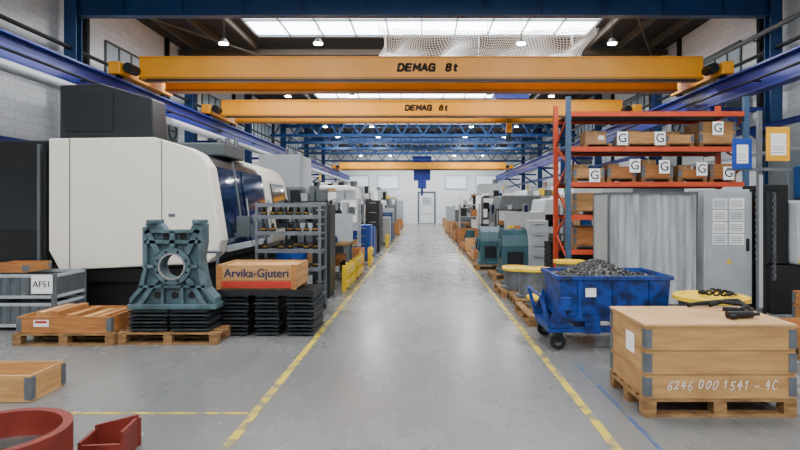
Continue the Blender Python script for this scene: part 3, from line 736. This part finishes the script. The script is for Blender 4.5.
YS = 7.52
for xs, ws in ((-2.40, .32), (-2.0, .30), (-1.57, .34)):
    z1 = steelplate_stack(xs, YS, ws, .75, 11, 'black trays below lettered crate', 0, .048)
obj('steel_platform', G().box(-.60, .64, -.4, .4, .0, .03).box(-.60, .64, -.42, -.4, -.0, .07), black, (-2.03, YS, z1+.004), label='black steel platform lying across tray stacks', cat='platform')
t = thing('lettered_crate', 'orange wooden foundry crate with blue lettering', 'crate', (-2.12, YS, z1+.036))
g = G()
for k in range(3): g.box(-.52, .5, -.36, -.34, .05+k*.1, .145+k*.1); g.box(-.52, .5, .34, .36, .05+k*.1, .145+k*.1); g.box(-.52, -.5, -.34, .34, .05+k*.1, .145+k*.1); g.box(.48, .5, -.34, .34, .05+k*.1, .145+k*.1)
g.box(-.5, .48, -.34, .34, .3, .32)
obj('body', g, wood, parent=t)
for a, b in ((-.52, -.46), (.44, .5)): obj('batten', B(a, b, -.38, -.36, .0, .35), woodo, parent=t)
for a, b in ((-.34, -.26), (.26, .34)): obj('skid', B(-.5, .48, a, b, 0, .05), woodp, parent=t)
obj('red_stripe', B(-.45, .43, -.366, -.361, .055, .14), inkred, parent=t)
for dx, dz, yy in ((-.003, 0, 0), (.003, 0, -.0006), (0, .003, -.0012)):
    text('Arvika-Gjuteri', .155, inkblue, (-.01+dx, -.366+yy, .237+dz), t, sx=.92)

TX = -2.06
t = thing('tool_shelf_trolley', 'grey steel tool shelf trolley full of tool holders', 'shelf', (TX, 8.8, 0))
for x in (-.48, .48):
    for y in (-.25, .25): obj('post', B(x-.02, x+.02, y-.02, y+.02, .1, 1.72), steelg, parent=t)
for z in (.3, .7, .98, 1.25, 1.5, 1.68):
    obj('shelf_board', G().box(-.5, .5, -.27, .27, z-.02, z).box(-.5, .5, -.28, -.265, z-.03, z+.03), steelg, parent=t)
for x in (-.45, .45):
    for y in (-.22, .22):
        obj('caster_wheel', G().cyl((x, y-.02, .05), (x, y+.02, .05), .05, 16).box(x-.03, x+.03, y-.03, y+.03, .1, .12), blackr, parent=t)
k0 = None
for z in (.3, .7, .98, 1.25, 1.5):
    for i in range(7):
        x = -.40+i*.13
        if k0 is None:
            k0 = thing('tool_holder', 'dark steel tool holder standing on trolley shelf', 'tool', (TX+x, 8.7, z+.001), group='tool holders on trolley')
            obj('shank', G().cyl((0, 0, 0), (0, 0, .07), .045, 12).cyl((0, 0, .07), (0, 0, .15), .03, 12, .015), dsteel, parent=k0)
            obj('collar', G().ring((0, 0, .05), (0, 0, 1), .052, .04, .02, 16), brass, parent=k0)
        elif random.random() < .85:
            dup(k0, (TX+x, 8.68+random.uniform(-.03, .06), z+.001))

# ------------------------------------------------------------ big CNC machine
t = thing('machining_centre', 'large cream and black machining centre with dark blue windows', 'machine', (0, 0, 0))
obj('base', G().box(-7.3, -3.35, 8.6, 13.4, 0, .8), black, parent=t, bevel=.03)
obj('base_skirt', G().box(-5.5, -3.3, 8.5, 13.3, .5, .72), black, parent=t, bevel=.02)
prof = [(-5.62, 1.0), (-5.46, .70), (-3.25, .80), (-3.10, .93), (-3.04, 1.15), (-3.22, 2.25), (-3.36, 2.45), (-3.55, 2.55), (-4.05, 2.70), (-5.62, 2.68)]
obj('front_shell', G().prism(prof, 8.4, 8.75), cream, parent=t, bevel=.02)
for x, z0, z1_ in ((-3.92, .78, 2.66), (-5.3, .72, 2.68)): obj('shell_seam', G().box(x-.006, x+.006, 8.396, 8.402, z0, z1_), char, parent=t)
prof2 = [(-5.5, .8), (-3.3, .8), (-3.2, .96), (-3.16, 1.1), (-3.36, 2.25), (-3.5, 2.42), (-4.05, 2.62), (-5.5, 2.62)]
obj('window_section', G().prism(prof2, 8.75, 11.6), char, parent=t)
for a, b in ((8.85, 10.1), (10.2, 11.5)):
    g = G(); g.prism([(-3.17, 1.0), (-3.12, 1.0), (-3.325, 2.3), (-3.38, 2.3)], a, b)
    w = obj('side_door', g, bluewin, parent=t, label='blue-black glazed sliding door')
    obj('door_handle', G().cyl((-3.08, b-.12, 1.25), (-3.15, b-.12, 1.8), .02, 8), steel, parent=w)
    g = G(); g.prism([(-3.13, .94), (-3.08, .94), (-3.10, 1.04), (-3.15, 1.04)], a, b); obj('door_edge', g, lgrey, parent=w)
obj('rear_shell', G().prism([(p[0]-.06, p[1]-.02) for p in prof], 11.62, 13.3), cream, parent=t, bevel=.03)
g = G(); g.prism([(-3.13, 1.2), (-3.08, 1.2), (-3.24, 2.15), (-3.30, 2.15)], 11.9, 13.0)
obj('rear_window', g, darkwin, parent=t)
obj('end_housing', G().box(-7.4, -5.63, 8.5, 12, .8, 2.66), black, parent=t, bevel=.03)
obj('end_window', B(-6.5, -5.85, 8.485, 8.505, 1.3, 2.2), darkwin, parent=t)
for x in (-5.8, -6.58): obj('guard_frame_post', B(x-.02, x+.02, 8.44, 8.5, .8, 2.6), mgrey, parent=t)
obj('top_housing', G().prism([(-5.52, 2.68), (-5.52, 3.50), (-4.9, 3.53), (-4.12, 3.30), (-4.08, 2.68)], 8.5, 8.95), char, parent=t, bevel=.02)
obj('top_panel', G().box(-5.42, -4.7, 8.485, 8.499, 2.8, 3.4), M('charcoal_panel', '#101415', .5), parent=t)
obj('roof_unit', G().box(-4.8, -3.7, 10.4, 11.6, 2.6, 2.85), mgrey, parent=t, bevel=.03)
for k in range(3): obj('roof_pipe', G().cyl((-4.3+k*.18, 11.8, 2.6), (-4.3+k*.18, 11.8, 3.1), .05, 12), steelg, parent=t)
obj('cable_conduit', tube(G(), [(-5.7, 8.45, 2.6), (-5.7, 8.45, .8), (-5.3, 8.45, .6), (-5.3, 8.45, .1)], .03), blackr, parent=t)
obj('control_pendant', G().box(-3.12, -2.9, 9.35, 9.42, 1.15, 1.5).cyl((-3.06, 9.38, 1.5), (-3.2, 9.4, 2.4), .02, 8), mgrey, parent=t, bevel=.01)
obj('shell_badge', B(-3.82, -3.72, 8.393, 8.4, 1.5, 1.55), mgrey, parent=t)
t = thing('barrier_rail', 'black and yellow banded guard rail before machine', 'rail', (-3.4, 7.9, 0))
obj('rail_tube', G().cyl((-.55, 0, 1.02), (.55, 0, 1.02), .025, 12), steelg, parent=t)
obj('post', G().cyl((-.5, 0, 0), (-.5, 0, 1.35), .03, 12).box(-.6, -.4, -.1, .1, 0, .02), steelg, parent=t)
obj('post', G().cyl((.5, 0, 0), (.5, 0, 1.02), .025, 12).box(.42, .58, -.1, .1, 0, .02), steelg, parent=t)
obj('yellow_band', G().ring((-.5, 0, 1.1), (0, 0, 1), .034, .03, .1, 16), yellow, parent=t)

# ------------------------------------------------------------ generic machine
def gmachine(x0, x1, y0, y1, h, body, side, win=darkwin, lb='white enclosed machine tool with window and signal lamp', top=None, kind=0):
    t = thing('machine_tool', lb, 'machine', ((x0+x1)/2, (y0+y1)/2, 0), group=None)
    w, d = (x1-x0)/2, (y1-y0)/2
    obj('base', B(-w+.05, w-.05, -d+.05, d-.05, 0, .45), char, parent=t)
    f = side*w
    pr = [(-f, .45), (f*.9, .45), (f, .8), (f, h*.62), (f*.72, h), (-f, h)] if kind == 0 else [(-f, .45), (f, .45), (f, h*.78), (f*.5, h*.78), (f*.4, h), (-f, h)]
    obj('enclosure', G().prism(pr, -d, d), body, parent=t, bevel=.04)
    dd = obj('sliding_door', B(min(f, f+side*.03), max(f, f+side*.03), -d*.5, d*.5, .8, h*.6), lgrey if body != lgrey else char, parent=t)
    obj('door_window', B(min(f+side*.03, f+side*.04), max(f+side*.03, f+side*.04), -d*.35, d*.35, 1.0, h*.57), win, parent=dd)
    obj('end_window', B(-w*.45, w*.35, -d-.012, -d, 1.05, h*.75), win, parent=t)
    obj('end_panel', B(-w*.85, -w*.55, -d-.02, -d, .9, h*.7) if side > 0 else B(w*.55, w*.85, -d-.02, -d, .9, h*.7), mgrey, parent=t)
    obj('lower_panel', B(-w*.9, w*.9, -d-.006, -d, .46, .85), mgrey, parent=t)
    obj('vent_grille', G().box(-w*.7, w*.7, -d-.01, -d-.006, .55, .6).box(-w*.7, w*.7, -d-.01, -d-.006, .65, .7).box(-w*.7, w*.7, -d-.01, -d-.006, .75, .8), char, parent=t)
    p = obj('control_panel', B(min(f+side*.05, f+side*.2), max(f+side*.05, f+side*.2), -d*.92, -d*.62, 1.1, 1.75), mgrey, parent=t, bevel=.01)
    obj('screen', B(min(f+side*.08, f+side*.17), max(f+side*.08, f+side*.17), -d*.92-.006, -d*.92, 1.4, 1.7), bluewin, parent=p)
    obj('panel_arm', B(min(f-.02*side, f+side*.06), max(f-.02*side, f+side*.06), -d*.8, -d*.74, 1.3, 1.36), mgrey, parent=t)
    obj('signal_pole', G().cyl((-w*.5*side, -d*.7, h-.01), (-w*.5*side, -d*.7, h+.2), .015, 8), dsteel, parent=t)
    obj('signal_lamp', G().cyl((-w*.5*side, -d*.7, h+.2), (-w*.5*side, -d*.7, h+.4), .035, 12), random.choice((green, inkred, yellow)), parent=t)
    if top:
        obj('roof_unit', B(-w*.8, w*.5, -d*.7, d*.4, h+.0, h+top) if kind == 0 else B(-w*.9*max(side, 0)-w*.3*max(-side, 0), w*.3*max(side, 0)+w*.9*max(-side, 0), -d*.7, d*.4, h, h+top), lgrey, parent=t, bevel=.02)
        obj('roof_duct', G().cyl((-side*w*.3, d*.6, h), (-side*w*.3, d*.6, h+top+.3), .14, 16), steelg, parent=t)
    return t
gmachine(-4.4, -2.75, 14.0, 16.6, 2.15, mgrey, 1, top=.85, lb='grey enclosed machine with large ventilation unit on top')
gmachine(-4.1, -2.3, 19.4, 22.2, 2.4, white, 1)
gmachine(-3.9, -2.2, 25.0, 27.5, 2.2, lgrey, 1, top=.4, lb='light grey enclosed machine tool with roof unit', kind=1)
gmachine(-4.0, -2.2, 31, 33.5, 2.6, white, 1, kind=1)
gmachine(-3.8, -2.1, 38, 41, 2.3, mgrey, 1, top=.5, lb='mid grey enclosed machine tool with roof unit')
gmachine(-7.0, -5.0, 15, 18.5, 2.6, white, 1, kind=1); gmachine(-7, -4.9, 22, 26, 2.8, mgrey, 1, lb='grey machine tool standing by the wall'); gmachine(-7, -4.9, 31, 36, 3, white, 1)
gmachine(3.3, 4.8, 17.2, 19.2, 1.9, lgrey, -1, lb='light grey enclosed machine tool with window', kind=1); gmachine(2.8, 4.5, 21.4, 24, 2.1, mgrey, -1, lb='mid grey enclosed machine tool with window')
gmachine(2.6, 4.4, 27, 30, 2.3, white, -1, top=.5, lb='white enclosed machine tool with roof unit'); gmachine(2.4, 4.2, 34.4, 38, 2.1, mgrey, -1, lb='mid grey enclosed machine tool with window', kind=1)
gmachine(2.4, 4.3, 41, 45, 2.4, white, -1); gmachine(5.6, 7.2, 15.4, 18, 2.4, mgrey, -1, lb='mid grey enclosed machine tool with window'); gmachine(5.4, 7.2, 22, 26, 2.6, white, -1, kind=1); gmachine(5.4, 7.2, 30, 35, 2.6, lgrey, -1, lb='light grey enclosed machine tool with window')

def cabinet(x, y, w, d, h, m, lb, n=5):
    t = thing('tool_cabinet', lb, 'cabinet', (x, y, 0))
    obj('body', B(-w/2, w/2, -d/2, d/2, .05, h), m, parent=t, bevel=.01)
    obj('plinth', B(-w/2+.02, w/2-.02, -d/2+.02, d/2-.02, 0, .05), black, parent=t)
    for k in range(n):
        z0 = .1+k*(h-.15)/n; z1 = z0+(h-.15)/n-.02
        q = obj('drawer', B(-w/2+.03, w/2-.03, -d/2-.012, -d/2, z0, z1), m, parent=t)
        obj('drawer_handle', B(-w/4, w/4, -d/2-.03, -d/2-.013, z1-.04, z1-.02), steel, parent=q)
    return t
def guard(x, y, L):
    t = thing('safety_barrier', 'yellow steel guard barrier beside the aisle line', 'barrier', (x, y, 0), group='yellow guard barriers')
    for yy in (0, L/2, L): obj('post', B(-.04, .04, yy-.04, yy+.04, 0, .5), yellow, parent=t)
    obj('rail', G().box(.04, .07, -.06, L+.06, .3, .46), yellow, parent=t)
    obj('rail', G().box(.04, .07, -.06, L+.06, .08, .2), yellow, parent=t)
def shelfunit(x, y, w, d, h, n, m, lb):
    t = thing('storage_shelf', lb, 'shelf', (x, y, 0))
    for sx in (-1, 1):
        for sy in (-1, 1): obj('post', B(sx*w/2-.02, sx*w/2+.02, sy*d/2-.02, sy*d/2+.02, 0, h), m, parent=t)
    for k in range(n):
        z = .12+k*(h-.15)/(n-1)
        obj('shelf_board', B(-w/2, w/2, -d/2, d/2, z-.02, z), m, parent=t)
        xx = -w/2+.05
        while xx < w/2-.15:
            ww = random.uniform(.1, .26); ww = min(ww, w/2-.04-xx)
            yy = random.uniform(-.05, .05); hh = random.uniform(.08, .8)*((h-.15)/(n-1)-.08)
            q = random.choice((beamblue, woodo, lgrey, dsteel, mgrey, paper, lgrey, char, black, mgrey, woodo, white, yellow, card))
            obj('parts_bin', G().hopper((-ww/2+.01, ww/2-.01, -d*.35, d*.35), 0, (-ww/2, ww/2, -d*.4, d*.4), hh+.03, .01), q, (x+xx+ww/2, y+yy, z+.001), label='small parts bin on steel shelf', cat='bin', group='parts bins on shelves')
            xx += ww+.03
def workbench(x, y, w=1.2, d=.7):
    t = thing('workbench', 'steel workbench with wooden top and vise', 'workbench', (x, y, 0))
    obj('worktop', B(-w/2, w/2, -d/2, d/2, .82, .87), woodp, parent=t)
    for sx in (-1, 1):
        for sy in (-1, 1): obj('leg', B(sx*(w/2-.04)-.03, sx*(w/2-.04)+.03, sy*(d/2-.04)-.03, sy*(d/2-.04)+.03, 0, .82), mgrey, parent=t)
    obj('drawer_unit', B(-w/2+.08, -.05, -d/2+.03, d/2-.1, .4, .82), mgrey, parent=t)
    obj('back_panel', B(-w/2, w/2, d/2-.03, d/2, .87, 1.5), lgrey, parent=t)
    obj('vise', G().box(.2, .32, -.3, -.05, .87, .97).box(.18, .34, -.34, -.31, .9, 1.02).cyl((.26, -.45, .95), (.26, -.3, .95), .02, 8), beamblue, parent=t)
    for k in range(4):
        obj('parts_bin', G().hopper((-.07, .07, -.1, .1), 0, (-.08, .08, -.11, .11), random.uniform(.08, .25), .01), random.choice((yellow, mgrey, char, paper, woodo)), (x-w/2+.15+k*.18, y+.08, .871), label='small parts bin on workbench', cat='bin', group='parts bins on workbenches')
def oildrum(x, y, z, m, lb):
    t = thing('oil_drum', lb, 'drum', (x, y, z), group='oil drums')
    obj('body', G().cyl((0, 0, 0), (0, 0, .88), .28, 32), m, parent=t, smooth=True)
    for zz in (0, .29, .58, .86): obj('hoop', G().ring((0, 0, zz), (0, 0, 1), .292, .275, .025, 32), m, parent=t)
def pstack(x, y, n, rz=0):
    for k in range(n): pallet(x, y, k*.145, rz)
def pcrate(x, y, h, n, m, lb='wooden pallet-collar crate on pallet beside aisle', rz=math.pi/2):
    pallet(x, y, 0, rz)
    collar_crate(x, y, .145, 1.18, .78, h, n, m, False, lb, rz=rz, group='crates along the aisle', hinges=False)
def gasket(x, y, z, r, h, m, lb):
    t = thing('machined_part', lb, 'metal part', (x, y, z), group='machined parts on pallets')
    obj('part_body', G().cyl((0, 0, 0), (0, 0, h*.4), r, 24).cyl((0, 0, h*.4), (0, 0, h), r*.6, 24), m, parent=t, smooth=True)
def stripmachine(x, y, s, m, lb):
    t = thing('milling_machine', lb, 'machine', (x, y, 0), group='upright milling machines')
    obj('base', B(-.5, .5, -.5, .5, 0, .35), char, parent=t, bevel=.02)
    obj('column', B(-.25, .25, .1, .5, .35, 1.9), m, parent=t, bevel=.03)
    obj('spindle_head', B(-.18, .18, -.45, .1, 1.45, 1.85), m, parent=t, bevel=.03)
    obj('spindle', G().cyl((0, -.3, 1.2), (0, -.3, 1.45), .06, 16), steel, parent=t)
    obj('table', B(-.5, .5, -.45, .05, .85, .95), steelg, parent=t)
    obj('knee', B(-.2, .2, -.3, .1, .35, .85), m, parent=t, bevel=.02)
    obj('control_box', B(s*.35-.12, s*.35+.12, .1, .2, 1.3, 1.7), lgrey, parent=t)
    obj('hand_wheel', G().ring((-.5, -.2, .9), (-1, 0, 0), .1, .08, .02, 20), steel, parent=t)

# left side
cabinet(-1.84, 10.4, .32, .6, 1.7, char, 'tall charcoal tool cabinet beside the aisle', n=6)
cabinet(-1.9, 17.4, .6, .8, 1.1, cabblue, 'blue drawer tool cabinet beside the aisle', n=4)
cabinet(-1.9, 18.5, .6, .6, 1.0, cabblue, 'blue drawer tool cabinet beside the aisle', n=4)
oildrum(-2.4, 10.2, 0, cabblue, 'blue steel oil drum on concrete floor')
shelfunit(-2.3, 11.3, .8, .5, 1.8, 5, dsteel, 'dark steel shelf filled with parts bins')
workbench(-2.2, 12.4)
shelfunit(-2.2, 13.4, .9, .5, 1.5, 4, steelg, 'grey steel shelf filled with parts bins')
guard(-1.55, 11.0, 1.1); guard(-1.55, 12.6, 1.3); guard(-1.52, 15.8, .5); guard(-1.52, 23.2, 1.0)
pcrate(-2.0, 14.8, .4, 2, woodo)
shelfunit(-2.2, 16.2, .7, .5, 1.9, 5, lgrey, 'grey steel shelf filled with parts bins')
oildrum(-1.9, 19.6, 0, mgrey, 'grey steel oil drum on concrete floor')
cabinet(-1.85, 20.8, .5, .7, 1.9, black, 'tall black tool cabinet beside the aisle')
shelfunit(-2.2, 23.7, .9, .6, 1.8, 4, steelg, 'grey steel shelf filled with parts bins')
cabinet(-1.7, 25.4, .45, .8, 1.2, lgrey, 'light grey drawer tool cabinet beside the aisle', n=4)
cabinet(-1.7, 27.0, .45, .8, 1.4, beamblue, 'blue drawer tool cabinet beside the aisle', n=4)
workbench(-2.1, 28.6)
cabinet(-1.9, 30.2, .6, .8, 1.6, lgrey, 'light grey steel cabinet beside the aisle')
pcrate(-1.75, 32.2, .6, 3, woodo)
cabinet(-2.0, 34.6, .7, .8, 1.8, mgrey, 'mid grey steel cabinet beside the aisle')
shelfunit(-2.2, 36.2, .9, .6, 2.2, 4, char, 'dark steel shelf filled with parts bins')
pcrate(-2.0, 43, .6, 3, woodo); pcrate(-2.0, 45.5, .4, 2, wood); cabinet(-2.1, 48, .8, .8, 2.2, lgrey, 'tall light grey steel cabinet beside the aisle')
workbench(-3.4, 17.6); shelfunit(-3.5, 18.6, 1.4, .5, 2.2, 5, steelg, 'grey steel shelf filled with parts bins'); shelfunit(-3.4, 23.4, 1.2, .6, 2.4, 5, dsteel, 'dark steel shelf filled with parts bins')
shelfunit(-3.4, 29.4, 1.2, .6, 2.4, 5, steelg, 'grey steel shelf filled with parts bins')
# right side
pcrate(1.85, 16.7, .2, 1, woodo); pallet(1.85, 18.1, 0, math.pi/2); gasket(1.85, 17.8, .146, .3, .4, dsteel, 'dark turned steel part on pallet'); gasket(1.85, 18.4, .146, .26, .5, steel, 'bright turned steel part on pallet')
pcrate(1.9, 19.5, .4, 2, wood); pcrate(1.85, 20.9, .2, 1, woodo); pallet(1.85, 22.3, 0, math.pi/2); gasket(1.85, 22.0, .146, .3, .6, teal2, 'grey-teal cast part on pallet'); gasket(1.85, 22.6, .146, .3, .4, dsteel, 'dark turned steel part on pallet')
pcrate(1.9, 23.8, .6, 3, woodo); shelfunit(2.1, 25.4, .9, .5, 1.8, 4, lgrey, 'grey steel shelf filled with parts bins')
pcrate(1.9, 26.8, .4, 2, woodo); pstack(1.9, 28.4, 6, math.pi/2); pcrate(1.9, 30, .6, 3, wood)
cabinet(2.1, 31.6, .6, .8, 1.5, mgrey, 'mid grey steel cabinet beside the aisle'); pcrate(1.9, 33, .6, 3, woodo); cabinet(1.9, 39.4, .6, .8, 1.7, lgrey, 'light grey steel cabinet beside the aisle'); pcrate(1.8, 36, .6, 3, wood); pcrate(2, 46.6, .6, 3, wood)
shelfunit(4.4, 15.4, 1.2, .5, 1.7, 4, steelg, 'grey steel shelf filled with parts bins'); shelfunit(5.2, 12.6, 1.2, .5, 1.6, 4, dsteel, 'dark steel shelf filled with parts bins')
workbench(3.0, 16.2); cabinet(3.0, 14.8, .5, .5, 1.3, lgrey, 'light grey drawer cabinet behind pallets', n=4)
workbench(3.3, 20.3); shelfunit(4.5, 20.4, 1.0, .5, 2.1, 5, steelg, 'grey steel shelf filled with parts bins'); shelfunit(3.2, 25.6, 1.0, .5, 2.1, 5, dsteel, 'dark steel shelf filled with parts bins')
shelfunit(3.3, 32.0, 1.2, .6, 2.2, 5, steelg, 'grey steel shelf filled with parts bins')
shelfunit(2.75, 18.2, .7, .5, 1.6, 4, dsteel, 'dark steel shelf filled with parts bins')
stripmachine(5.2, 14.0, -1, lgrey, 'light grey upright milling machine with table')
stripmachine(6.0, 20.2, -1, teal2, 'grey-teal upright milling machine with table'); stripmachine(-4.9, 20.6, 1, lgrey, 'light grey upright milling machine with table'); stripmachine(-4.8, 28.6, 1, mgrey, 'mid grey upright milling machine with table')
for x, y, z in ((-9.08, 17.6, 2.6), (9.08, 17.6, 2.8), (9.08, 24.5, 2.8), (-9.08, 25, 2.8)):
    t = thing('notice_board', 'white notice board mounted on hall wall', 'board', (x, y, z), group='wall notice boards')
    s = 1 if x < 0 else -1
    obj('frame', B(0 if s > 0 else -.03, .03 if s > 0 else 0, -.5, .5, -.5, .5), mgrey, parent=t)
    obj('sheet', B(.03 if s > 0 else -.04, .04 if s > 0 else -.03, -.44, .44, -.44, .44), paper, parent=t)

# ------------------------------------------------------------ world & camera
w = bpy.data.worlds.new('World'); bpy.context.scene.world = w; w.use_nodes = True
w.node_tree.nodes['Background'].inputs[0].default_value = (.85, .92, 1, 1); w.node_tree.nodes['Background'].inputs[1].default_value = .8
cd = bpy.data.cameras.new('camera'); cam = bpy.data.objects.new('camera', cd); C.objects.link(cam)
cam.location = (0, 0, 1.65); cam.rotation_euler = (math.pi/2, 0, 0); cd.sensor_width = 36; cd.lens = 25.2
cd.shift_x = -.029; cd.shift_y = -.0225; cd.clip_end = 200
bpy.context.scene.camera = cam
